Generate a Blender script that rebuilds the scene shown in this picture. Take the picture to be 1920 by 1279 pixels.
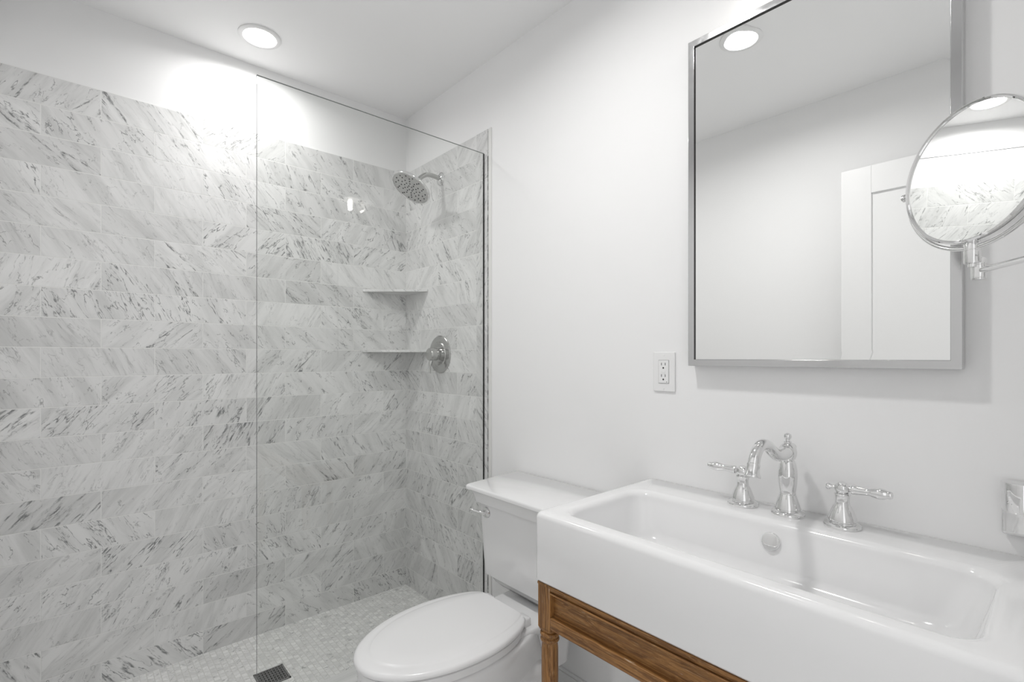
import bpy, bmesh, math
from math import pi, sin, cos, radians
from mathutils import Vector, Matrix

for o in list(bpy.data.objects):
    bpy.data.objects.remove(o, do_unlink=True)
S = bpy.context.scene
COL = S.collection

# ------------------------------------------------------------------ camera
CAM = Vector((2.3158, -1.3084, 1.1970)); YAW = radians(48.476)
cam = bpy.data.cameras.new('camera')
cam.sensor_width = 36.0
cam.lens = 36.0 * 925.5 / 1920.0
cam.shift_y = 29.8 / 1920.0
cam.clip_start = 0.01
camo = bpy.data.objects.new('camera', cam); COL.objects.link(camo)
camo.location = CAM; camo.rotation_euler = (pi / 2, 0, YAW)
S.camera = camo

# ------------------------------------------------------------------ world, exposure
W = bpy.data.worlds.new('world'); S.world = W; W.use_nodes = True
bg = W.node_tree.nodes['Background']
bg.inputs[0].default_value = (1.0, 1.0, 1.0, 1); bg.inputs[1].default_value = 0.75
S.view_settings.view_transform = 'Standard'
S.view_settings.look = 'None'
S.view_settings.exposure = 0.60
S.view_settings.gamma = 1.0
S.view_settings.use_curve_mapping = False
DOWNLIGHT = 10.0      # radiance of the recessed lenses
LAMP_W = (2.2, 4.9)     # power of the shower lamp and of the lamp by the mirror
BULB = 17.0            # radiance of the sconce bulb

# ------------------------------------------------------------------ node expressions
class X:
    """A socket (or number) that builds Math nodes when used in arithmetic."""
    def __init__(s, t, v): s.t, s.v = t, v
    def op(s, name, *a):
        n = s.t.nodes.new('ShaderNodeMath'); n.operation = name
        for i, q in enumerate((s,) + a):
            q = q.v if isinstance(q, X) else q
            if isinstance(q, (int, float)): n.inputs[i].default_value = q
            else: s.t.links.new(q, n.inputs[i])
        return X(s.t, n.outputs[0])
    def __add__(s, o): return s.op('ADD', o)
    def __radd__(s, o): return s.op('ADD', o)
    def __sub__(s, o): return s.op('SUBTRACT', o)
    def __rsub__(s, o): return X(s.t, o).op('SUBTRACT', s)
    def __mul__(s, o): return s.op('MULTIPLY', o)
    def __rmul__(s, o): return s.op('MULTIPLY', o)
    def __truediv__(s, o): return s.op('DIVIDE', o)
    def floor(s): return s.op('FLOOR')
    def fract(s): return s.op('FRACT')
    def abs(s): return s.op('ABSOLUTE')
    def min(s, o): return s.op('MINIMUM', o)
    def max(s, o): return s.op('MAXIMUM', o)
    def mod(s, o): return s.op('FLOORED_MODULO', o)
    def pow(s, o): return s.op('POWER', o)
    def gt(s, o): return s.op('GREATER_THAN', o)
    def lt(s, o): return s.op('LESS_THAN', o)
    def sin(s): return s.op('SINE')
    def cos(s): return s.op('COSINE')
    def step(s, a, b):          # smooth 0..1 between a and b
        n = s.t.nodes.new('ShaderNodeMapRange'); n.interpolation_type = 'SMOOTHSTEP'
        s.t.links.new(s.v, n.inputs[0]); n.inputs[1].default_value = a; n.inputs[2].default_value = b
        return X(s.t, n.outputs[0])

def vec(t, x, y, z):
    n = t.nodes.new('ShaderNodeCombineXYZ')
    for i, q in enumerate((x, y, z)):
        q = q.v if isinstance(q, X) else q
        if isinstance(q, (int, float)): n.inputs[i].default_value = q
        else: t.links.new(q, n.inputs[i])
    return n.outputs[0]
def noise(t, v, scale, detail=3, rough=.55, dist=0.0):
    n = t.nodes.new('ShaderNodeTexNoise'); t.links.new(v, n.inputs['Vector'])
    n.inputs['Scale'].default_value = scale; n.inputs['Detail'].default_value = detail
    n.inputs['Roughness'].default_value = rough; n.inputs['Distortion'].default_value = dist
    return X(t, n.outputs[0])
def white(t, v):
    n = t.nodes.new('ShaderNodeTexWhiteNoise'); n.noise_dimensions = '3D'
    t.links.new(v, n.inputs['Vector'])
    s = t.nodes.new('ShaderNodeSeparateXYZ'); t.links.new(n.outputs['Color'], s.inputs[0])
    return [X(t, s.outputs[i]) for i in range(3)]
def mixc(t, f, a, b):
    n = t.nodes.new('ShaderNodeMix'); n.data_type = 'RGBA'
    t.links.new(f.v, n.inputs[0])
    for q, i in ((a, 6), (b, 7)):
        if isinstance(q, tuple): n.inputs[i].default_value = q + (1,)
        else: t.links.new(q, n.inputs[i])
    return n.outputs[2]
def coords(t):
    n = t.nodes.new('ShaderNodeTexCoord'); s = t.nodes.new('ShaderNodeSeparateXYZ')
    t.links.new(n.outputs['Object'], s.inputs[0])
    return [X(t, s.outputs[i]) for i in range(3)], n.outputs['Object']

def mat(name, color=(.8, .8, .8), rough=.5, metal=0.0, spec=.5, coat=0.0):
    m = bpy.data.materials.new(name); m.use_nodes = True
    b = m.node_tree.nodes['Principled BSDF']
    b.inputs['Base Color'].default_value = tuple(color) + (1,)
    b.inputs['Roughness'].default_value = rough
    b.inputs['Metallic'].default_value = metal
    b.inputs['Specular IOR Level'].default_value = spec
    b.inputs['Coat Weight'].default_value = coat
    b.inputs['Coat Roughness'].default_value = .04
    return m
def bsdf(m): return m.node_tree.nodes['Principled BSDF']
def bump(m, h, strength=.2, dist=.002):
    t = m.node_tree; n = t.nodes.new('ShaderNodeBump')
    n.inputs['Strength'].default_value = strength; n.inputs['Distance'].default_value = dist
    t.links.new(h.v, n.inputs['Height']); t.links.new(n.outputs[0], bsdf(m).inputs['Normal'])

# painted plaster: faint roller texture
def paint(name, c, r=.55):
    m = mat(name, c, r, spec=.3); t = m.node_tree; p, v = coords(t)
    bump(m, noise(t, v, 260, 2), .05, .001)
    return m
M_WALL = paint('white_paint', (.915, .915, .917))
M_CEIL = paint('ceiling_paint', (.95, .95, .952), .7)
M_DOOR = mat('door_paint', (.87, .87, .87), .35)
M_PORC = mat('porcelain', (.875, .875, .88), .12, coat=.5)
M_SEAT = mat('seat_plastic', (.86, .86, .865), .22)
M_PLAST = mat('outlet_plastic', (.88, .88, .88), .3)
M_DARK = mat('dark_slot', (.02, .02, .02), .6)
M_SEAL = mat('black_seal', (.012, .012, .012), .4)
M_GRIME = mat('grey_caulk', (.16, .16, .155), .8)
M_CHROME = mat('chrome', (.80, .80, .80), .035, metal=1)
M_NICKEL = mat('brushed_nickel', (.52, .52, .51), .16, metal=1)
M_FRAME = mat('polished_steel', (.63, .63, .635), .12, metal=1)
M_MIRROR = mat('silvered_mirror', (.965, .97, .965), .0, metal=1)
M_GRATE = mat('drain_steel', (.33, .33, .33), .35, metal=1)

# patchy grime in the caulk line
t = M_GRIME.node_tree; p, v = coords(t)
t.links.new(mixc(t, noise(t, v, 30, 4, .7).step(.40, .62), (.10, .10, .10), (.50, .50, .49)), bsdf(M_GRIME).inputs['Base Color'])
# faint polishing marks on steel
t = M_FRAME.node_tree; p, v = coords(t)
r = noise(t, v, 60, 4)
t.links.new((r * .18 + .03).v, bsdf(M_FRAME).inputs['Roughness'])

def emit(name, col, s):
    m = bpy.data.materials.new(name); m.use_nodes = True; t = m.node_tree; t.nodes.clear()
    o = t.nodes.new('ShaderNodeOutputMaterial'); e = t.nodes.new('ShaderNodeEmission')
    e.inputs[0].default_value = col + (1,); e.inputs[1].default_value = s
    t.links.new(e.outputs[0], o.inputs[0]); return m
M_LENS = emit('lamp_lens', (1.0, .99, .975), DOWNLIGHT)
M_BULB = emit('bulb_glow', (1.0, .965, .90), BULB)

def glass_mat(name, tint):
    m = bpy.data.materials.new(name); m.use_nodes = True; t = m.node_tree; t.nodes.clear()
    o = t.nodes.new('ShaderNodeOutputMaterial'); mx = t.nodes.new('ShaderNodeMixShader')
    tr = t.nodes.new('ShaderNodeBsdfTransparent'); tr.inputs[0].default_value = tint + (1,)
    gl = t.nodes.new('ShaderNodeBsdfGlossy'); gl.inputs['Roughness'].default_value = 0.0
    fr = t.nodes.new('ShaderNodeFresnel'); fr.inputs['IOR'].default_value = 1.45
    ge = t.nodes.new('ShaderNodeNewGeometry')          # the far face of the pane adds no second mirror image
    t.links.new((X(t, fr.outputs[0]) * 1.8 * (1.0 - X(t, ge.outputs['Backfacing']))).v, mx.inputs[0]); t.links.new(tr.outputs[0], mx.inputs[1])
    t.links.new(gl.outputs[0], mx.inputs[2]); t.links.new(mx.outputs[0], o.inputs[0])
    return m
M_GLASS = glass_mat('clear_glass', (.985, .99, .985))
M_GEDGE = mat('glass_cut_edge', (.20, .22, .21), .2)

# ---- marble: one veined tile field; a picks the wall axes
def marble_mat(name, axes, P, H, vtop, off_odd, off_even, g=.0029, vein=1.0, rough=.28, seed=0.0, whole=False,
               groutc=(.82, .82, .81), scale=1.0, vary=.07, lean=(.5, .5), tone=((.80, .80, .797), (.615, .618, .613))):
    m = mat(name, rough=rough, spec=.45); t = m.node_tree; p, _ = coords(t)
    u = p[axes[0]] * axes[1]; v = p[axes[2]]
    if whole:
        col = X(t, u.v) * 0.0; row = col; gm = None
    else:
        rv = (vtop - v) / H
        row = rv.floor(); par = row.mod(2.0)
        cu = (u - off_odd - par * (off_even - off_odd)) / P
        col = cu.floor()
        fu = cu.fract(); fv = rv.fract()
        du = fu.min(1.0 - fu) * P; dv = fv.min(1.0 - fv) * H
        gm = du.min(dv).step(g * .35, g * .65)            # 0 in the joint, 1 on the tile
    r1 = white(t, vec(t, col, row, seed)); r2 = white(t, vec(t, col, row, seed + 7.31))
    # the slab direction flips from tile to tile, mostly one way above and the other below
    if whole: thr = .5
    else: thr = row.lt(9.0) * (lean[0] - lean[1]) + lean[1]
    sgn = r1[0].lt(thr) * 2.0 - 1.0
    ang = sgn * (r1[1] * .5 + .70)
    ca, sa = ang.cos(), ang.sin()
    uu, vv = u * scale, v * scale
    a = uu * ca + vv * sa; b = vv * ca - uu * sa
    ox, oy, oz = r2[0] * 40.0, r2[1] * 40.0, r1[2] * 40.0
    warp = noise(t, vec(t, a * 5.0 + ox, b * 9.0 + oy, oz), 1.0, 3, .6) - .5
    bw = b + warp * .030
    # long thin streaks along the bedding, with darker flecks inside them
    st = noise(t, vec(t, a * 9.0 + ox, bw * 85.0 + oy, oz), 1.0, 6, .66)
    st2 = noise(t, vec(t, a * 34.0 + oy, bw * 210.0 + ox, oz + 3.0), 1.0, 4, .65)
    soft = noise(t, vec(t, a * 3.5 + oz, bw * 20.0 + ox, oy), 1.0, 5, .6)
    patch = noise(t, vec(t, a * 6.0 + oy, b * 13.0 + oz, ox), 1.0, 3, .6).step(.38, .66)
    streak = st.step(.49, .82) * (patch * .7 + .3) * .60 + st2.step(.54, .76) * st.step(.47, .66) * patch * .85
    # hairline veins that wander across the bedding
    n1 = noise(t, vec(t, a * 9.0 + ox, b * 21.0 + oz, oy), 1.0, 5, .58, .35)
    rid = 1.0 - (n1 - .5).abs() * 2.0
    crack = rid.step(.965, .998) * noise(t, vec(t, a * 22.0 + oz, b * 40.0 + oy, ox), 1.0, 4, .7).step(.42, .64)
    n2 = noise(t, vec(t, a * 3.0 + oy, bw * 15.0 + ox, oz + 9.0), 1.0, 4, .6, .1)
    bold = (1.0 - (n2 - .5).abs() * 2.0).step(.972, 1.0) * r1[2].step(.45, .95)
    bold = bold * noise(t, vec(t, a * 40.0 + oz, b * 110.0 + oy, ox), 1.0, 4, .7).step(.38, .60)
    # now and then one dark broken vein runs right through a tile
    n3 = noise(t, vec(t, a * 1.3 + oz, bw * 8.0 + oy, ox + 4.0), 1.0, 3, .55, .15)
    major = (1.0 - (n3 - .5).abs() * 2.0).step(.962, .998) * r1[0].mod(.25).gt(.185)
    major = major * noise(t, vec(t, a * 30.0 + ox, bw * 130.0 + oz, oy), 1.0, 5, .72).step(.44, .62)
    kind = r2[1].step(.25, .75)
    k = (streak * (r2[2] * .8 + .35) * (kind * .6 + .4) + crack * (.68 - kind * .40) + bold * .85 + major * .80) * vein * 1.2
    k = k.min(.86)
    base = mixc(t, soft.step(.36, .72) * .8, tone[0], tone[1])
    cv = mixc(t, k, base, (.135, .14, .142))
    br = (r2[0] - .5) * (2 * vary) + 1.0
    sc = t.nodes.new('ShaderNodeVectorMath'); sc.operation = 'SCALE'
    t.links.new(cv, sc.inputs[0]); t.links.new(br.v, sc.inputs['Scale'])
    c = sc.outputs[0]
    if gm is not None:
        c = mixc(t, gm, groutc, c)
        bump(m, gm, .35, .0012)
        t.links.new((gm * (rough - .8) + .8).v, bsdf(m).inputs['Roughness'])
    t.links.new(c, bsdf(m).inputs['Base Color'])
    return m

TH = 0.1032; ZTOP = 20 * TH + .0950; TP = .3156
M_TILE_L = marble_mat('marble_tile_long_wall', (1, -1.0, 2), TP, TH, ZTOP, .2905, .1327, seed=1.0, lean=(.72, .25))
M_TILE_B = marble_mat('marble_tile_short_wall', (0, 1.0, 2), TP, TH, ZTOP, .1508, .3086, seed=5.0, lean=(.30, .35))
M_TILE_S = marble_mat('marble_tile_border', (0, 1.0, 2), 5.0, 3 * TH, ZTOP - 2 * TH, -1.0, -1.0, seed=9.0)
M_MOSAIC = marble_mat('marble_mosaic', (0, 1.0, 1), 0.0225, .0205, 0.0, 0.0, .01125, g=.0026, vein=.75, rough=.4, seed=13.0,
                      groutc=(.72, .72, .70), scale=1.7, vary=.09, tone=((.90, .90, .89), (.74, .742, .735)))
M_SLAB = marble_mat('marble_slab', (0, 1.0, 2), 1, 1, 0, 0, 0, seed=21.0, whole=True, vein=.5, vary=.0)
M_BATHF = marble_mat('marble_floor_tile', (0, 1.0, 1), .305, .305, 0.0, 0.0, 0.0, seed=31.0, vein=.4, tone=((.92, .92, .91), (.82, .82, .81)))

# ---- limed oak, grain along one axis
def wood_mat(name, axis):
    m = mat(name, rough=.42, spec=.4); t = m.node_tree; p, v = coords(t)
    q = [c * 1.0 for c in p]
    L = q[axis]; A = q[(axis + 1) % 3]; B = q[(axis + 2) % 3]
    w = noise(t, vec(t, L * 2.5, A * 9.0, B * 9.0), 1.0, 3) - .5
    g1 = noise(t, vec(t, L * 5.0, A * 190.0 + w * 14.0, B * 190.0), 1.0, 5, .68)
    g2 = noise(t, vec(t, L * 26.0, A * 620.0 + w * 30.0, B * 620.0), 1.0, 4, .65)
    ch = noise(t, vec(t, L * 14.0, A * 60.0, B * 60.0), 1.0, 4, .6)
    c = mixc(t, g1.step(.32, .68), (.125, .050, .013), (.360, .175, .055))
    c = mixc(t, g2.step(.54, .72) * .6, c, (.56, .36, .17))
    c = mixc(t, ch.step(.63, .72) * g1.step(.45, .62) * .8, c, (.66, .58, .46))
    t.links.new(c, bsdf(m).inputs['Base Color'])
    bump(m, g1, .35, .0012)
    return m
M_WOODX = wood_mat('limed_oak_rail', 0)
M_WOODY = wood_mat('limed_oak_side', 1)
M_WOODZ = wood_mat('limed_oak_post', 2)

# ------------------------------------------------------------------ mesh helpers
ROOT = {}
def link(name, bm, material, parent=None, smooth=35, bevel=None, seg=2):
    base = ROOT.get(parent.name, Vector((0, 0, 0))) if parent else Vector((0, 0, 0))
    bmesh.ops.recalc_face_normals(bm, faces=bm.faces)
    bmesh.ops.translate(bm, verts=bm.verts, vec=-base)
    me = bpy.data.meshes.new(name); 
    for f in bm.faces: f.smooth = True
    bm.to_mesh(me); bm.free()
    me.set_sharp_from_angle(angle=radians(smooth))
    for mm in (material if isinstance(material, (list, tuple)) else [material]): me.materials.append(mm)
    o = bpy.data.objects.new(name, me); COL.objects.link(o)
    if parent: o.parent = parent; ROOT[o.name] = base
    if bevel:
        b = o.modifiers.new('bevel', 'BEVEL'); b.width = bevel; b.segments = seg; b.limit_method = 'ANGLE'
        b.harden_normals = True
    return o
def thing(name, label, cat, loc, group=None):
    o = bpy.data.objects.new(name, None); COL.objects.link(o); o.location = loc; o.empty_display_size = .05
    o['label'] = label; o['category'] = cat
    if group: o['group'] = group
    ROOT[o.name] = Vector(loc); return o
def tag(o, label, cat, group=None):
    o['label'] = label; o['category'] = cat
    if group: o['group'] = group
    return o
def struct(name, bm, m, label=None, **k):
    o = link(name, bm, m, **k); o['kind'] = 'structure'
    if label: o['label'] = label
    return o
def box(bm, x0, x1, y0, y1, z0, z1):
    vs = [bm.verts.new(c) for c in ((x0, y0, z0), (x1, y0, z0), (x1, y1, z0), (x0, y1, z0),
                                    (x0, y0, z1), (x1, y0, z1), (x1, y1, z1), (x0, y1, z1))]
    for q in ((0, 3, 2, 1), (4, 5, 6, 7), (0, 1, 5, 4), (1, 2, 6, 5), (2, 3, 7, 6), (3, 0, 4, 7)):
        bm.faces.new([vs[i] for i in q])
    return bm
def B(*a): return box(bmesh.new(), *a)
def loft(bm, rings, cap0=True, cap1=True):
    R = [[bm.verts.new(p) for p in r] for r in rings]
    n = len(R[0])
    for a, b in zip(R, R[1:]):
        for i in range(n): bm.faces.new((a[i], a[(i + 1) % n], b[(i + 1) % n], b[i]))
    if cap0: bm.faces.new(list(reversed(R[0])))
    if cap1: bm.faces.new(R[-1])
    return bm
def frame(axis):
    z = Vector(axis).normalized()
    x = z.orthogonal().normalized(); y = z.cross(x)
    return Matrix((x, y, z)).transposed()
def lathe(bm, prof, c, axis=(0, 0, 1), seg=48):
    F = frame(axis); c = Vector(c)
    rings = [[c + F @ Vector((max(r, 1e-5) * cos(2 * pi * i / seg), max(r, 1e-5) * sin(2 * pi * i / seg), h)) for i in range(seg)]
             for r, h in prof]
    return loft(bm, rings)
def L(prof, c, axis=(0, 0, 1), seg=48): return lathe(bmesh.new(), prof, c, axis, seg)
def spline(pts, n):
    """Catmull-Rom through pts (tuples of any length)."""
    P = [tuple(p) for p in pts]; P = [tuple(2 * a - b for a, b in zip(P[0], P[1]))] + P + [tuple(2 * a - b for a, b in zip(P[-1], P[-2]))]
    out = []
    for k in range(1, len(P) - 2):
        for j in range(n):
            s = j / n
            out.append(tuple(.5 * (2 * b + (c - a) * s + (2 * a - 5 * b + 4 * c - d) * s * s + (3 * b - a - 3 * c + d) * s ** 3)
                             for a, b, c, d in zip(P[k - 1], P[k], P[k + 1], P[k + 2])))
    out.append(P[-2]); return out
def tube(bm, pts, seg=20):
    """pts: (x, y, z, radius)"""
    V = [Vector(p[:3]) for p in pts]; T = []
    for i in range(len(V)): T.append((V[min(i + 1, len(V) - 1)] - V[max(i - 1, 0)]).normalized())
    x = T[0].orthogonal().normalized(); rings = []
    for i, p in enumerate(V):
        x = (x - T[i] * x.dot(T[i])).normalized(); y = T[i].cross(x)
        rings.append([p + (x * cos(2 * pi * k / seg) + y * sin(2 * pi * k / seg)) * pts[i][3] for k in range(seg)])
    return loft(bm, rings)
def rrect(x0, x1, y0, y1, r, z, n=8):
    out = []
    for cx, cy, a0 in ((x1 - r, y1 - r, 0), (x0 + r, y1 - r, pi / 2), (x0 + r, y0 + r, pi), (x1 - r, y0 + r, 3 * pi / 2)):
        for k in range(n + 1):
            a = a0 + pi / 2 * k / n; out.append((cx + r * cos(a), cy + r * sin(a), z))
    return out

# ------------------------------------------------------------------ the room
CEIL = 2.449; RX = 2.45; FY = -1.50
struct('wall_left', B(-.12, -.004, FY - .12, .12, -.1, CEIL + .1), M_WALL, 'white painted wall above the marble of the shower')
struct('wall_back', B(-.004, RX + .12, 0, .12, -.1, CEIL + .1), M_WALL, 'white painted wall behind toilet, sink and mirror')
struct('wall_front', B(-.004, RX + .12, FY - .12, FY, -.1, CEIL + .1), M_WALL, 'white painted wall seen in the mirror')
DY0, DY1, DZ = -1.43, -.65, 2.06
bm = bmesh.new()
box(bm, RX, RX + .12, FY, DY0, -.1, CEIL + .1); box(bm, RX, RX + .12, DY1, 0, -.1, CEIL + .1)
box(bm, RX, RX + .12, DY0, DY1, DZ, CEIL + .1); box(bm, RX, RX + .12, DY0, DY1, -.1, -.001)
struct('wall_right', bm, M_WALL, 'white painted wall with the doorway')
bm = bmesh.new()
box(bm, RX - .012, RX, DY1, DY1 + .07, 0, DZ + .07); box(bm, RX - .012, RX, FY, DY1, DZ, DZ + .07)
struct('trim_1', bm, M_DOOR, 'white casing round the doorway')
struct('ceiling', B(-.12, RX + .12, FY - .12, .12, CEIL, CEIL + .1), M_CEIL, 'white painted ceiling')
struct('floor', B(.70, RX + .12, FY, 0, -.1, 0), M_BATHF, 'pale tiled bathroom floor')
struct('shower_floor', B(-.004, .70, FY, 0, -.1, 0.0), M_MOSAIC, 'pale marble mosaic shower floor')
struct('shower_curb', B(.612, .722, FY, -.004, 0, .083), M_SLAB, 'marble curb under the glass panel', bevel=.003)
struct('marble_wall_tiles', B(-.004, 0, FY, 0, 0, ZTOP), M_TILE_L, 'grey veined marble tiles on the long shower wall')
struct('marble_wall_tiles', B(0, .6107, -.004, 0, 0, ZTOP), M_TILE_B, 'grey veined marble tiles behind the shower head')
bm = B(.6107, .688, -.004, 0, 0, ZTOP)
struct('marble_border', bm, M_TILE_S, 'upright marble border beside the glass panel')
struct('trim_2', B(.6915, .711, -.0045, 0, 0, ZTOP + .001), mat('pale_stone', (.80, .80, .785), .3), 'pale marble edge trim at the end of the tiles', bevel=.003)
struct('trim_3', B(.6875, .6920, -.0048, 0, .0, 2.045), M_GRIME, 'dark caulk line between tiles and edge trim')
bm = bmesh.new(); box(bm, .722, RX, -.014, 0, 0, .078); box(bm, .722, RX, -.010, 0, .078, .088)
struct('baseboard_back', bm, M_DOOR, 'white baseboard under the sink', bevel=.002)

# door leaf folded open against the front wall, seen in the mirror
x0, x1, y0, y1, z0, z1 = 1.612, 2.40, -1.436, -1.40, .012, 2.049
bm = bmesh.new(); st = .112
box(bm, x0, x0 + st, y0, y1, z0, z1); box(bm, x1 - st, x1, y0, y1, z0, z1)
box(bm, x0 + st, x1 - st, y0, y1, z1 - .12, z1); box(bm, x0 + st, x1 - st, y0, y1, z0, z0 + .2)
box(bm, x0 + st, x1 - st, y0, y1, .95, 1.07)
d = struct('door_1', bm, M_DOOR, 'white shaker door standing open, seen in the mirror', bevel=.0015)
bm = bmesh.new(); box(bm, x0 + st, x1 - st, y0 + .01, y1 - .010, z0 + .2, .95); box(bm, x0 + st, x1 - st, y0 + .01, y1 - .010, 1.07, z1 - .12)
link('panel', bm, M_DOOR, d)

# ------------------------------------------------------------------ recessed lights
def downlight(c, label, watts):
    r = thing('recessed_light', label, 'ceiling light', c, 'recessed ceiling lights')
    link('trim_ring', L([(.076, 0), (.0765, -.003), (.073, -.0055), (.060, -.006), (.056, -.003), (.0555, -.0015), (.0555, 0)], c), M_DOOR, r)
    link('lens', L([(.055, -.0005), (.0545, -.0018), (.02, -.0022)], c), M_LENS, r)
    l = bpy.data.lights.new('lamp_beam', 'AREA'); l.energy = watts; l.shape = 'DISK'; l.size = .108; l.spread = radians(165)
    l.color = (1.0, .99, .975)
    lo = bpy.data.objects.new('lamp_beam', l); COL.objects.link(lo); lo.parent = r; lo.location = (0, 0, -.004)
    return r
a = downlight((.217, -.767, CEIL), 'round white recessed ceiling light over the shower', LAMP_W[0])
b = a.copy(); COL.objects.link(b); b.location = (1.456, -.738, CEIL)
b['label'] = 'round recessed ceiling light reflected at the top of the wall mirror'
for ch in list(a.children):
    c = ch.copy(); COL.objects.link(c); c.parent = b
    if c.type == 'LIGHT': c.data = c.data.copy(); c.data.energy = LAMP_W[1]

# ------------------------------------------------------------------ glass panel
GX0, GX1, GY0, GZ0, GZ1 = .6595, .6665, -.891, .083, 2.062
r = thing('shower_glass_panel', 'frameless clear glass panel standing on the shower curb', 'shower screen', (.663, -.45, .083))
bm = B(GX0, GX1, GY0, -.0075, GZ0 + .001, GZ1)
for f in bm.faces:
    f.normal_update()
    f.material_index = 2 if abs(f.normal.y) > .5 else 1 if f.normal.z > .5 else 0
link('pane', bm, [M_GLASS, M_GEDGE, mat('glass_front_edge', (.012, .016, .014), .15)], r)
bm = bmesh.new(); box(bm, GX0 + .0008, GX1 - .0008, -.0075, -.0042, GZ0 + .001, GZ1 - .002)
o = link('seal', bm, M_SEAL, r); o['label'] = 'black seal along the tiled wall'

# ------------------------------------------------------------------ shower fittings
fx, fz = .332, 2.044
r = thing('rain_shower', 'round chrome rain shower head on a bent arm from the marble wall', 'shower head', (fx, -.004, fz))
link('flange', L([(.031, 0), (.031, .003), (.028, .007), (.014, .012), (.0115, .013)], (fx, -.004, fz), (0, -1, 0)), M_CHROME, r)
path = spline([(fx, -.008, fz, .0105), (fx, -.045, fz + .004, .0105), (fx, -.080, fz + .002, .0105), (fx, -.105, fz - .012, .0105), (fx, -.128, fz - .034, .0105), (fx, -.138, fz - .044, .0105)], 8)
link('arm', tube(bmesh.new(), path), M_NICKEL, r)
ha = radians(33); hn = Vector((0, -sin(ha), -cos(ha)))            # spray direction
hc = Vector((fx, -.167, 1.963))                                    # centre of the face
link('ball_joint', L([(.010, -.064), (.013, -.058), (.0145, -.050), (.013, -.042), (.016, -.038), (.018, -.030)], hc, hn), M_NICKEL, r)
link('head_shell', L([(.0, -.034), (.018, -.034), (.030, -.026), (.060, -.020), (.088, -.014), (.0945, -.009), (.0955, -.004), (.094, .0), (.089, .0015), (.0885, -.001)], hc, hn, 64), M_CHROME, r)
face = link('spray_face', L([(.0885, -.002), (.0885, -.0005), (.08, .0008), (.0, .0012)], hc, hn, 64), M_NICKEL, r)
F = frame(hn)
k = 0
for rad, n in ((.014, 6), (.030, 10), (.046, 12), (.062, 10), (.074, 14)):
    for i in range(n):
        a = 2 * pi * (i + .5 * (k % 2)) / n
        p = hc + F @ Vector((rad * cos(a), rad * sin(a), .0008))
        link('nozzle', L([(.0034, 0), (.0032, .0012), (.0022, .002)], p, hn, 10), M_DARK, face)
    k += 1

vx, vz = .326, 1.209
r = thing('shower_valve', 'round chrome shower valve with a lever below the corner shelves', 'shower valve', (vx, -.004, vz))
link('escutcheon', L([(.0895, 0), (.0895, .003), (.086, .006), (.060, .008), (.056, .0115), (.050, .0115), (.044, .009), (.03, .009)], (vx, -.004, vz), (0, -1, 0), 64), M_NICKEL, r)
h = link('handle', L([(.029, .008), (.029, .016), (.0265, .017), (.0265, .022), (.0295, .023), (.0295, .060), (.0275, .063), (.0, .064)], (vx, -.004, vz), (0, -1, 0)), M_NICKEL, r)
link('lever', tube(bmesh.new(), spline([(vx, -.052, vz - .022, .0100), (vx, -.058, vz - .043, .0080), (vx, -.061, vz - .060, .0052), (vx, -.062, vz - .090, .0046)], 6)), M_NICKEL, h)

def shelf(z, w, l, label):
    bm = bmesh.new(); n = 2
    vs = [(.0, -.004), (.0, -l), (.006, -l), (w, -.010), (w, -.004)]
    loft(bm, [[(x, y, z - .012) for x, y in vs], [(x, y, z) for x, y in vs]])
    o = link('corner_shelf', bm, M_SLAB, None, bevel=.0012)
    return tag(o, label, 'shelf', 'marble corner shelves in the shower')
shelf(1.531, .218, .244, 'upper triangular marble corner shelf, below the shower head')
shelf(1.232, .226, .246, 'lower triangular marble corner shelf, level with the shower valve')

# drain: frame, bars and the dark cup below
dx, dy, s = .338, -.756, .052
r = thing('floor_drain', 'square slotted metal floor drain in the mosaic shower floor', 'drain', (dx, dy, 0))
bm = bmesh.new()
for a0, a1, b0, b1 in ((-s, s, -s, -s + .006), (-s, s, s - .006, s), (-s, -s + .006, -s, s), (s - .006, s, -s, s)):
    box(bm, dx + a0, dx + a1, dy + b0, dy + b1, 0.0, .0035)
for i in range(1, 10): y = dy - s + 2 * s * i / 10; box(bm, dx - s, dx + s, y - .0022, y + .0022, 0.0008, .003)
for i in range(1, 7): x = dx - s + 2 * s * i / 7; box(bm, x - .0022, x + .0022, dy - s, dy + s, 0.0008, .003)
link('grate', bm, M_GRATE, r)
link('cup', B(dx - s + .002, dx + s - .002, dy - s + .002, dy + s - .002, 0.0, .0007), M_DARK, r)

# ------------------------------------------------------------------ toilet
TX = 1.128
r = thing('toilet', 'white two-piece toilet with closed lid between glass panel and sink', 'toilet', (TX, -.38, 0))
def egg(z, hw, yf, yb, hb, yw=-.50, n=72, p=2.0, ox=0.0):
    """plan outline: rounded front at yf, widest (hw) at yw, narrowing to hb at the straight back yb"""
    out = []
    nf = n // 2; nb = n // 4
    for i in range(nf + 1):
        a = pi * i / nf
        c, s_ = cos(a), sin(a)
        out.append((TX + ox + hw * math.copysign(abs(c) ** (2 / p), c), yw + (yf - yw) * abs(s_) ** (2 / p), z))
    side = []
    for i in range(1, nb + 1):
        s_ = i / nb
        side.append((hw + (hb - hw) * (1 - math.sqrt(max(0, 1 - (s_ * .92) ** 2))) / (1 - math.sqrt(1 - .92 ** 2)), yw + (yb - yw) * s_))
    out += [(TX + ox - w, y, z) for w, y in side]
    out += [(TX + ox + w, y, z) for w, y in reversed(side)]
    return out
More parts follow.
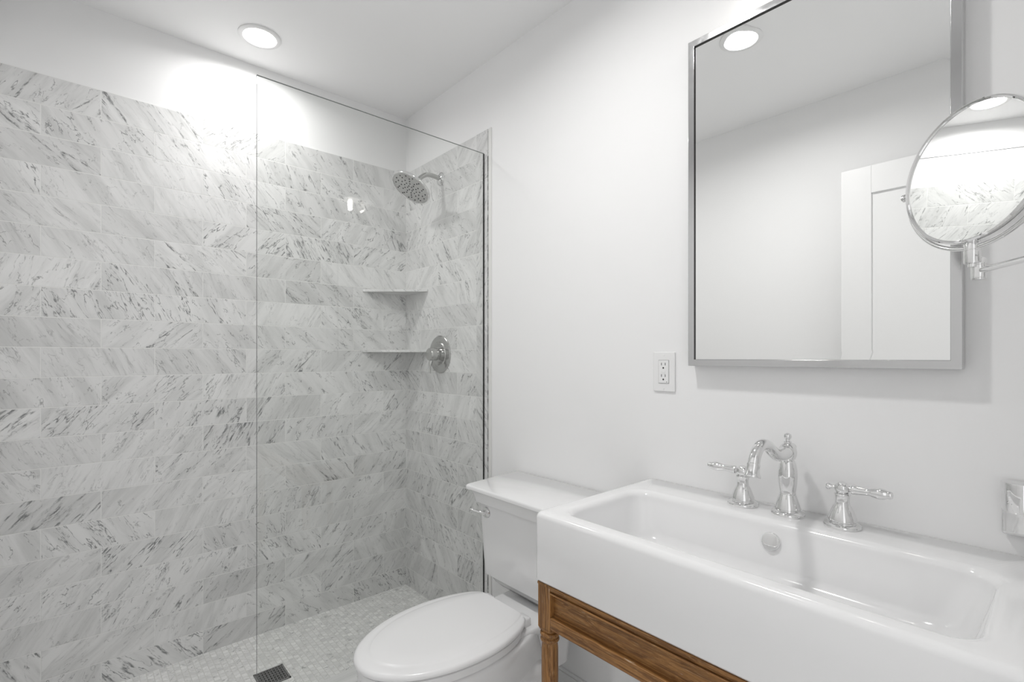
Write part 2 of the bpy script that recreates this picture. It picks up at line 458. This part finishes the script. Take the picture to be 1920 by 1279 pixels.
# bowl and pedestal
bm = bmesh.new()
loft(bm, [egg(0, .115, -.60, -.16, .105, -.40), egg(.02, .118, -.605, -.158, .108, -.40), egg(.06, .105, -.585, -.16, .10, -.40),
          egg(.14, .100, -.575, -.17, .092, -.40), egg(.20, .112, -.61, -.18, .085, -.42), egg(.26, .140, -.68, -.20, .085, -.46),
          egg(.31, .160, -.735, -.22, .09, -.49), egg(.339, .166, -.760, -.235, .10, -.50), egg(.364, .168, -.767, -.245, .105, -.50),
          egg(.371, .166, -.765, -.246, .104, -.50), egg(.375, .160, -.758, -.248, .10, -.50)])
link('bowl', bm, M_PORC, r, smooth=60)
# rear deck that carries the tank
bm = bmesh.new()
loft(bm, [rrect(TX - .075, TX + .075, -.30, -.05, .04, .18), rrect(TX - .085, TX + .085, -.31, -.045, .04, .30), rrect(TX - .10, TX + .108, -.36, -.045, .03, .345),
          rrect(TX - .108, TX + .128, -.37, -.045, .02, .368), rrect(TX - .108, TX + .128, -.37, -.045, .02, .380), rrect(TX - .104, TX + .124, -.366, -.05, .018, .384)])
link('deck', bm, M_PORC, r, smooth=50)
# trapway bulge on the visible side
bm = bmesh.new()
for sx in (-1, 1):
    tube(bm, spline([(TX + sx * .075, -.52, .10, .035), (TX + sx * .085, -.42, .17, .05), (TX + sx * .082, -.33, .24, .05), (TX + sx * .078, -.25, .22, .05), (TX + sx * .075, -.20, .10, .045), (TX + sx * .075, -.19, .01, .045)], 6))
link('trapway', bm, M_PORC, r, smooth=60)
# seat ring and lid
bm = bmesh.new()
loft(bm, [egg(.3765, .160, -.759, -.325, .112), egg(.379, .1685, -.769, -.322, .118), egg(.398, .1695, -.770, -.321, .119), egg(.401, .165, -.764, -.323, .116)])
link('seat', bm, M_SEAT, r, smooth=50)
bm = bmesh.new()
loft(bm, [egg(.4045, .170, -.771, -.306, .108), egg(.4055, .1738, -.7765, -.304, .112), egg(.411, .1745, -.777, -.303, .113), egg(.4165, .172, -.774, -.303, .112),
          egg(.4195, .166, -.767, -.304, .110), egg(.4212, .150, -.746, -.304, .100), egg(.4218, .141, -.736, -.304, .094), egg(.4228, .1395, -.7345, -.304, .093), egg(.4238, .137, -.731, -.304, .091),
          egg(.4255, .10, -.68, -.304, .07), egg(.426, .04, -.60, -.304, .03)])
link('lid', bm, M_SEAT, r, smooth=55)
for sx in (-1, 1):
    bm = bmesh.new()
    loft(bm, [rrect(TX + sx * .085 - .022, TX + sx * .085 + .022, -.302, -.272, .006, .3845), rrect(TX + sx * .085 - .022, TX + sx * .085 + .022, -.302, -.272, .006, .404), rrect(TX + sx * .085 - .018, TX + sx * .085 + .018, -.300, -.276, .006, .409)])
    link('hinge', bm, M_SEAT, r, smooth=50)
# tank
def tr(z, hb, hf, yb, yf, rr, n=8):
    """trapezoid with rounded corners: half width hb at the back, hf at the front"""
    base = rrect(-1, 1, yf, yb, rr, z, n); out = []
    for (x, y, zz) in base:
        t_ = (y - yf) / (yb - yf); h = hf + (hb - hf) * t_
        cx = 1 - rr; x2 = math.copysign(h - rr + (abs(x) - cx), x)
        out.append((TX + x2, y, zz))
    return out
bm = bmesh.new()
loft(bm, [tr(.388, .17, .165, -.04, -.180, .03), tr(.400, .205, .19, -.03, -.190, .035), tr(.416, .216, .20, -.025, -.198, .035), tr(.426, .219, .203, -.022, -.210, .035),
          tr(.432, .222, .205, -.02, -.222, .035), tr(.60, .224, .206, -.018, -.236, .034), tr(.690, .225, .207, -.018, -.243, .034)])
link('tank', bm, M_PORC, r, smooth=50)
bm = bmesh.new()
loft(bm, [tr(.690, .232, .212, -.016, -.252, .03), tr(.6915, .236, .2135, -.014, -.257, .028), tr(.706, .237, .2145, -.013, -.259, .027), tr(.722, .242, .217, -.011, -.265, .024), tr(.732, .247, .219, -.009, -.272, .018),
          tr(.735, .250, .220, -.008, -.275, .014), tr(.7365, .256, .2225, -.006, -.282, .012), tr(.7445, .2565, .2225, -.006, -.2825, .012), tr(.7485, .255, .221, -.007, -.281, .012), tr(.750, .252, .218, -.009, -.278, .012)])
link('tank_lid', bm, M_PORC, r, smooth=50)
lv = (.978, -.241, .659)
h = link('flush_lever', L([(.0195, -.003), (.0195, .002), (.017, .006), (.008, .009), (.007, .018), (.0, .020)], lv, (0, -1, 0)), M_CHROME, r)
h['label'] = 'chrome flush lever'
link('handle', tube(bmesh.new(), [(lv[0] + .004, -.257, lv[2], .0065), (lv[0] - .012, -.261, lv[2] + .001, .0065), (lv[0] - .030, -.270, lv[2] + .004, .0058), (lv[0] - .042, -.276, lv[2] + .007, .0052), (lv[0] - .046, -.278, lv[2] + .008, .003)]), M_CHROME, h)

# ------------------------------------------------------------------ vanity stand and sink
SX0, SX1, SYF, SZ0, SZ1 = 1.468, 2.292, -.487, .664, .830
r = thing('vanity_stand', 'weathered brown wooden stand with turned legs under the white sink', 'vanity', (1.88, -.24, 0))
def leg(cx, cy):
    bm = B(cx - .0200, cx + .0200, cy - .0200, cy + .0200, .556, SZ0 - .007)
    box(bm, cx - .0212, cx + .0212, cy - .0212, cy + .0212, SZ0 - .007, SZ0 - .001)
    loft(bm, [rrect(cx - q, cx + q, cy - q, cy + q, rr, z) for q, rr, z in ((.0200, .001, .556), (.0192, .006, .551), (.0178, .0177, .546))], False, True)
    prof = [(.0175, .547), (.0222, .545), (.0238, .541), (.0222, .537), (.0188, .5345), (.0188, .533), (.0217, .531), (.0230, .5275), (.0213, .524), (.0180, .521), (.0188, .516), (.0199, .505), (.0200, .45), (.0185, .20), (.0172, .10), (.020, .085), (.0218, .075), (.020, .065), (.0176, .05), (.015, .03), (.0176, .008), (.0168, 0)]
    lathe(bm, prof, (cx, cy, 0), (0, 0, 1), 32)
    return link('leg', bm, M_WOODZ, r, bevel=.0012)
LX0, LX1, LYF, LYB = 1.4950, 2.265, -.4610, -.042
for cx in (LX0, LX1):
    for cy in (LYF, LYB): leg(cx, cy)
def apron(axis, m, fixed, face, a0, a1, front):
    """top rail with a bead, recessed panel, bottom rail; face = outward sign"""
    def bx(bm, o0, o1, z0, z1):
        o0, o1 = fixed + face * o0, fixed + face * o1
        lo, hi = min(o0, o1), max(o0, o1)
        box(bm, *((a0, a1, lo, hi) if axis == 0 else (lo, hi, a0, a1)), z0, z1)
    bm = bmesh.new(); bx(bm, -.022, .0, .650, SZ0 - .009); bx(bm, -.022, .0025, SZ0 - .009, SZ0 - .001); bx(bm, -.022, .0045, .6455, .6495)
    link('top_rail', bm, m, r, bevel=.0012)
    bm = bmesh.new(); bx(bm, -.022, -.012, .58, .646); link('panel', bm, m, r)
    bm = bmesh.new(); bx(bm, -.022, .002, .562, .590); link('bottom_rail', bm, m, r, bevel=.003)
apron(0, M_WOODX, -.4805, -1, LX0 + .0200, LX1 - .0200, True)
apron(1, M_WOODY, 1.476, -1, LYF + .0200, LYB - .0200, False)
apron(1, M_WOODY, 2.2845, 1, LYF + .0200, LYB - .0200, False)

r = thing('sink', 'wide white rectangular trough sink resting on the wooden stand', 'sink', (1.88, -.24, SZ0))
IX0, IX1, IYF, IYB = 1.519, 2.240, -.440, -.136
def o_(i, z, rr=.014): return rrect(SX0 + i, SX1 - i, SYF + i, -.0015 - i * .2, max(rr - i * .3, .003), z)
def i_(i, z, rr=.045): return rrect(IX0 + i, IX1 - i, IYF + i, IYB - i, max(rr, .01), z)
bm = bmesh.new()
rings = [o_(.010, SZ0), o_(.003, SZ0 + .002), o_(0, SZ0 + .007), o_(0, SZ1 - .014)]
for k in range(1, 7):
    a = pi / 2 * k / 6; rings.append(o_(.014 * (1 - cos(a)), SZ1 - .014 + .014 * sin(a)))
rings += [i_(-.014, SZ1, .05)]
for k in range(1, 7):
    a = pi / 2 * k / 6; rings.append(i_(-.014 + .018 * sin(a), SZ1 - .018 * (1 - cos(a)), .048))
rings += [i_(.008, SZ1 - .032, .05), i_(.024, SZ1 - .085, .06)]
for k in range(1, 7):
    a = pi / 2 * k / 6; rings.append(i_(.024 + .034 * (1 - cos(a)), SZ1 - .085 - .034 * sin(a), .07))
rings += [i_(.09, SZ1 - .1212, .05), i_(.13, SZ1 - .1225, .018)]
loft(bm, rings)
link('basin', bm, M_PORC, r, smooth=60)
ov = Vector((1.876, IYB - .0150, .787))
o = link('overflow_cover', L([(.0195, -.004), (.0195, .002), (.018, .0042), (.0145, .0048), (.0, .0042)], ov, (0, -1, .30)), M_CHROME, r); o['label'] = 'round chrome overflow cover'
link('drain', L([(.022, -.002), (.022, .0015), (.016, .002), (.0, .0015)], (1.88, -.288, SZ1 - .1225)), M_CHROME, r)

# ------------------------------------------------------------------ faucet
FYC = -.066
r = thing('faucet', 'polished chrome widespread faucet with two lever handles on the sink ledge', 'faucet', (1.881, FYC, SZ1))
fc = (1.881, FYC, SZ1)
link('spout_base', L([(.0345, 0), (.0352, .003), (.0345, .006), (.0310, .0095), (.0262, .0115), (.0258, .014), (.0268, .016), (.025, .024), (.021, .036), (.0175, .046), (.0165, .0485), (.0172, .050)], fc), M_CHROME, r)
link('spout_body', L([(.0165, .049), (.0158, .051), (.0175, .060), (.0195, .075), (.0205, .090), (.0198, .105), (.0175, .118), (.0150, .126), (.0135, .1275), (.0135, .130), (.0165, .131), (.0165, .1335), (.0185, .137), (.0195, .146), (.0180, .155), (.013, .1625), (.0075, .166), (.0085, .168), (.0085, .170), (.005, .172), (.0045, .175), (.0075, .178), (.0085, .182), (.0072, .187), (.003, .1895), (0, .190)], fc), M_CHROME, r)
sz = SZ1
pts = spline([(1.881, FYC + .004, sz + .147, .0150), (1.881, FYC - .020, sz + .1455, .0150), (1.881, FYC - .045, sz + .1445, .0142), (1.881, FYC - .070, sz + .149, .0132), (1.881, FYC - .094, sz + .161, .0124), (1.881, FYC - .117, sz + .1745, .0120),
              (1.881, FYC - .142, sz + .1795, .0118), (1.881, FYC - .165, sz + .174, .0116), (1.881, FYC - .181, sz + .158, .0116), (1.881, FYC - .1885, sz + .142, .0118)], 7)
sp = link('spout', tube(bmesh.new(), pts, 28), M_CHROME, r)
dn = Vector((0, -.30, -1)).normalized(); nz = Vector((1.881, FYC - .1885, sz + .142))
link('nozzle', L([(.0122, -.004), (.0132, -.001), (.0125, .002), (.0130, .012), (.0155, .020), (.0165, .0225), (.0165, .0245), (.012, .0245)], nz, dn), M_CHROME, sp)
link('rear_knob', L([(.006, .014), (.0055, .022), (.0085, .026), (.0085, .032), (.004, .036), (0, .0365)], (1.881, FYC, sz + .147), (0, 1, .25)), M_CHROME, sp)
def tap(cx, s_):
    c = (cx, FYC + .002, SZ1)
    h = link('handle', L([(.0345, 0), (.0355, .003), (.0345, .006), (.0300, .0085), (.0250, .0095), (.0250, .012), (.0268, .0135), (.0262, .020), (.021, .034), (.0168, .044), (.0145, .0475), (.0138, .051), (.0130, .060), (.0142, .067), (.0158, .0695), (.0150, .0715), (.0110, .073), (.0125, .0745), (.0148, .079), (.0152, .084), (.0135, .0895), (.0095, .0925), (.0085, .0945), (.004, .0965), (0, .097)], c), M_CHROME, r)
    a = Vector((s_, -.02, .02)).normalized(); hub = Vector(c) + Vector((0, 0, .083))
    link('lever', L([(.0055, .012), (.0055, .016), (.0098, .018), (.0102, .021), (.0092, .030), (.0080, .042), (.0078, .050), (.0092, .053), (.0092, .0545), (.0108, .060), (.0116, .067), (.0104, .075), (.0086, .0785), (.0082, .081), (.0084, .084), (.0062, .088), (0, .0895)], hub, a, 28), M_CHROME, h)
    link('knob', L([(.0045, .012), (.0035, .018), (.0045, .021), (.0068, .024), (.0070, .0275), (.0050, .031), (0, .032)], hub, -a, 24), M_CHROME, h)
tap(1.777, -1); tap(1.990, 1)

# ------------------------------------------------------------------ wall mirror
MX0, MX1, MZ0, MZ1, MYF, MYB = 1.6155, 2.180, 1.1725, 2.066, -.037, -.002
r = thing('wall_mirror', 'large rectangular wall mirror in a polished steel frame above the sink', 'mirror', (1.9, 0, 1.6))
fw = .0175
bm = bmesh.new()
for (a0, a1, b0, b1) in ((0, 0, 1, 1),): pass
out = [(MX0, MZ0), (MX1, MZ0), (MX1, MZ1), (MX0, MZ1)]
inn = [(MX0 + fw, MZ0 + fw), (MX1 - fw, MZ0 + fw), (MX1 - fw, MZ1 - fw), (MX0 + fw, MZ1 - fw)]
def ringv(pts, y): return [bm.verts.new((x, y, z)) for x, z in pts]
Rs = [ringv(out, MYB), ringv(out, MYF), ringv(inn, MYF), ringv(inn, MYB)]
for q in range(4):
    a, b = Rs[q], Rs[(q + 1) % 4]
    for k in range(4): bm.faces.new((a[k], a[(k + 1) % 4], b[(k + 1) % 4], b[k])).material_index = 1 if q == 2 else 0
link('frame', bm, [M_FRAME, M_SEAL], r, bevel=.0010)
bm = bmesh.new(); g = .0003; bv = .022; yg = -.0312
o4 = [(MX0 + fw + g, MZ0 + fw + g), (MX1 - fw - g, MZ0 + fw + g), (MX1 - fw - g, MZ1 - fw - g), (MX0 + fw + g, MZ1 - fw - g)]
i4 = [(MX0 + fw + g + bv, MZ0 + fw + g + bv), (MX1 - fw - g - bv, MZ0 + fw + g + bv), (MX1 - fw - g - bv, MZ1 - fw - g - bv), (MX0 + fw + g + bv, MZ1 - fw - g - bv)]
Rs = [ringv(o4, yg + .006), ringv(o4, yg - .0003), ringv(i4, yg)]
for a, b in zip(Rs, Rs[1:]):
    for k in range(4): bm.faces.new((a[k], a[(k + 1) % 4], b[(k + 1) % 4], b[k]))
bm.faces.new(Rs[-1]); bm.faces.new(list(reversed(Rs[0])))
o = link('mirror_glass', bm, M_MIRROR, r, smooth=1); o['label'] = 'mirror glass with a bevelled border'
link('backing', B(MX0 + .004, MX1 - .004, -.022, MYB, MZ0 + .004, MZ1 - .004), M_SEAL, r)

# ------------------------------------------------------------------ sconce over the mirror
bx_, by_, bz_ = 1.874, -.074, 2.104
r = thing('wall_sconce', 'small wall lamp with flat round shade just above the mirror', 'wall lamp', (bx_, 0, 2.16))
link('backplate', L([(.038, 0), (.038, .008), (.034, .012), (.0, .013)], (bx_, -.0005, 2.165), (0, -1, 0)), M_NICKEL, r)
link('arm', tube(bmesh.new(), spline([(bx_, -.01, 2.165, .006), (bx_, -.045, 2.171, .006), (bx_, -.068, 2.164, .006), (bx_, by_, 2.144, .006)], 6)), M_NICKEL, r)
link('shade', L([(.0, .010), (.016, .010), (.03, .005), (.066, .0), (.070, -.001), (.070, -.003), (.03, .001), (.0, .003)], (bx_, by_, 2.138)), M_DOOR, r)
link('bulb', L([(.010, .034), (.014, .028), (.014, -.022), (.011, -.027), (.0, -.029)], (bx_, by_, bz_)), M_BULB, r)

# ------------------------------------------------------------------ magnifying mirror on its swing arm
MM = Vector((2.2195, -.3470, 1.4620)); n = Vector((-.5945, -.8033, .0356)).normalized()
u = n.cross(Vector((0, 0, 1))).normalized(); v = u.cross(n)
r = thing('shaving_mirror', 'round chrome magnifying mirror on a swing arm in front of the wall mirror', 'magnifying mirror', (2.2195, -.347, 1.30))
link('rim', L([(.0955, -.001), (.0965, .0025), (.0985, .004), (.1005, .002), (.1012, -.003), (.1000, -.009), (.0985, -.013), (.0975, -.020), (.094, -.024), (.080, -.026), (.0, -.026)], MM, n, 96), M_CHROME, r)
link('mirror_glass', L([(.0962, -.002), (.0962, .0), (.0, .0)], MM, n, 96), M_MIRROR, r)
mc = MM - n * .010; ring = []
for k in range(41):
    a = pi + pi * k / 40; q = mc + (u * cos(a) + v * sin(a)) * .1075; ring.append((q.x, q.y, q.z, .0032))
link('yoke', tube(bmesh.new(), ring, 14), M_CHROME, r)
for sg in (-1, 1):
    link('pivot_knob', L([(.0035, -.008), (.0035, .002), (.0058, .004), (.0062, .008), (.004, .011), (0, .0118)], mc + u * sg * .1075, u * sg, 20), M_CHROME, r)
bt = mc - v * .1075
link('stem', L([(.008, .014), (.0096, .011), (.0096, .0015), (.0092, .001), (.0092, .0), (.0096, -.0005), (.0096, -.017), (.0090, -.019), (.005, -.0195), (.005, -.024)], (bt.x, bt.y, bt.z - .004)), M_CHROME, r)
fw_ = Vector((cos(YAW), sin(YAW), 0))
jt = Vector((bt.x, bt.y, 0)) + fw_ * .0095
link('joint', L([(.004, .020), (.0078, .0175), (.0086, .016), (.0086, .0085), (.0082, .008), (.0082, .0075), (.0086, .007), (.0086, -.010), (.0082, -.0105), (.0082, -.011), (.0086, -.0115), (.0080, -.0135), (.0, -.014)], (jt.x, jt.y, 1.3215)), M_CHROME, r)
ar = Vector((.562, -.827, 0)).normalized(); e = Vector((jt.x, jt.y, 1.321)) + ar * .165
link('arm', tube(bmesh.new(), [(jt.x, jt.y, 1.321, .0042), (e.x, e.y, e.z, .0042)]), M_CHROME, r)
link('elbow', L([(.0, .034), (.008, .033), (.0086, .03), (.0086, -.012), (.008, -.014), (.0, -.0145)], (e.x, e.y, 1.321)), M_CHROME, r)
link('wall_arm', tube(bmesh.new(), [(e.x, e.y, 1.344, .0042), (RX - .01, -.36, 1.344, .0042)]), M_CHROME, r)
link('wall_plate', L([(.034, 0), (.034, .006), (.030, .011), (.012, .013), (.0, .013)], (RX, -.36, 1.344), (-1, 0, 0)), M_CHROME, r)

# ------------------------------------------------------------------ chrome wall fitting at the right edge
r = thing('robe_hook', 'chrome wall fitting with a round post at the right edge above the sink', 'wall hook', (2.27, 0, .9))
link('plate', B(2.231, 2.335, -.020, 0, .867, .921), M_CHROME, r, bevel=.008, seg=5)
link('post', L([(.024, -.027), (.0255, -.024), (.0275, .024), (.0270, .026), (.025, .0265), (.0, .025)], (2.2585, -.029, .9435)), M_CHROME, r)

# ------------------------------------------------------------------ outlet
r = thing('wall_outlet', 'white double wall outlet beside the lower left corner of the mirror', 'outlet', (1.52, 0, 1.153))
bm = B(1.485, 1.5565, -.005, 0, 1.0945, 1.2115)
link('cover_plate', bm, M_PLAST, r, bevel=.003, seg=3)
link('receptacle', B(1.5045, 1.5370, -.0072, -.004, 1.1195, 1.1865), M_PLAST, r, bevel=.0012)
link('gap', B(1.5035, 1.5380, -.0054, -.003, 1.1185, 1.1875), mat('shadow_gap', (.30, .30, .30), .6), r)
for zc in (1.170, 1.136):
    for xo in (-.0062, .0062): link('slot', B(1.5205 + xo - .0009, 1.5205 + xo + .0009, -.0076, -.006, zc + .002, zc + .0095), M_DARK, r)
    link('ground_hole', L([(.0025, 0), (.0025, .0004), (0, .0004)], (1.5205, -.0073, zc - .0055), (0, -1, 0), 16), M_DARK, r)
for zc in (1.1535, 1.149): link('button', B(1.514, 1.527, -.0079, -.006, zc - .0018, zc + .0018), M_PLAST, r, bevel=.0004)
link('indicator', L([(.0011, 0), (.0011, .0004), (0, .0004)], (1.5315, -.0073, 1.1235), (0, -1, 0), 12), M_DARK, r)
for zc in (1.1035, 1.2025): link('screw', L([(.0032, 0), (.0030, .0008), (0, .001)], (1.5205, -.0050, zc), (0, -1, 0), 16), M_PLAST, r)
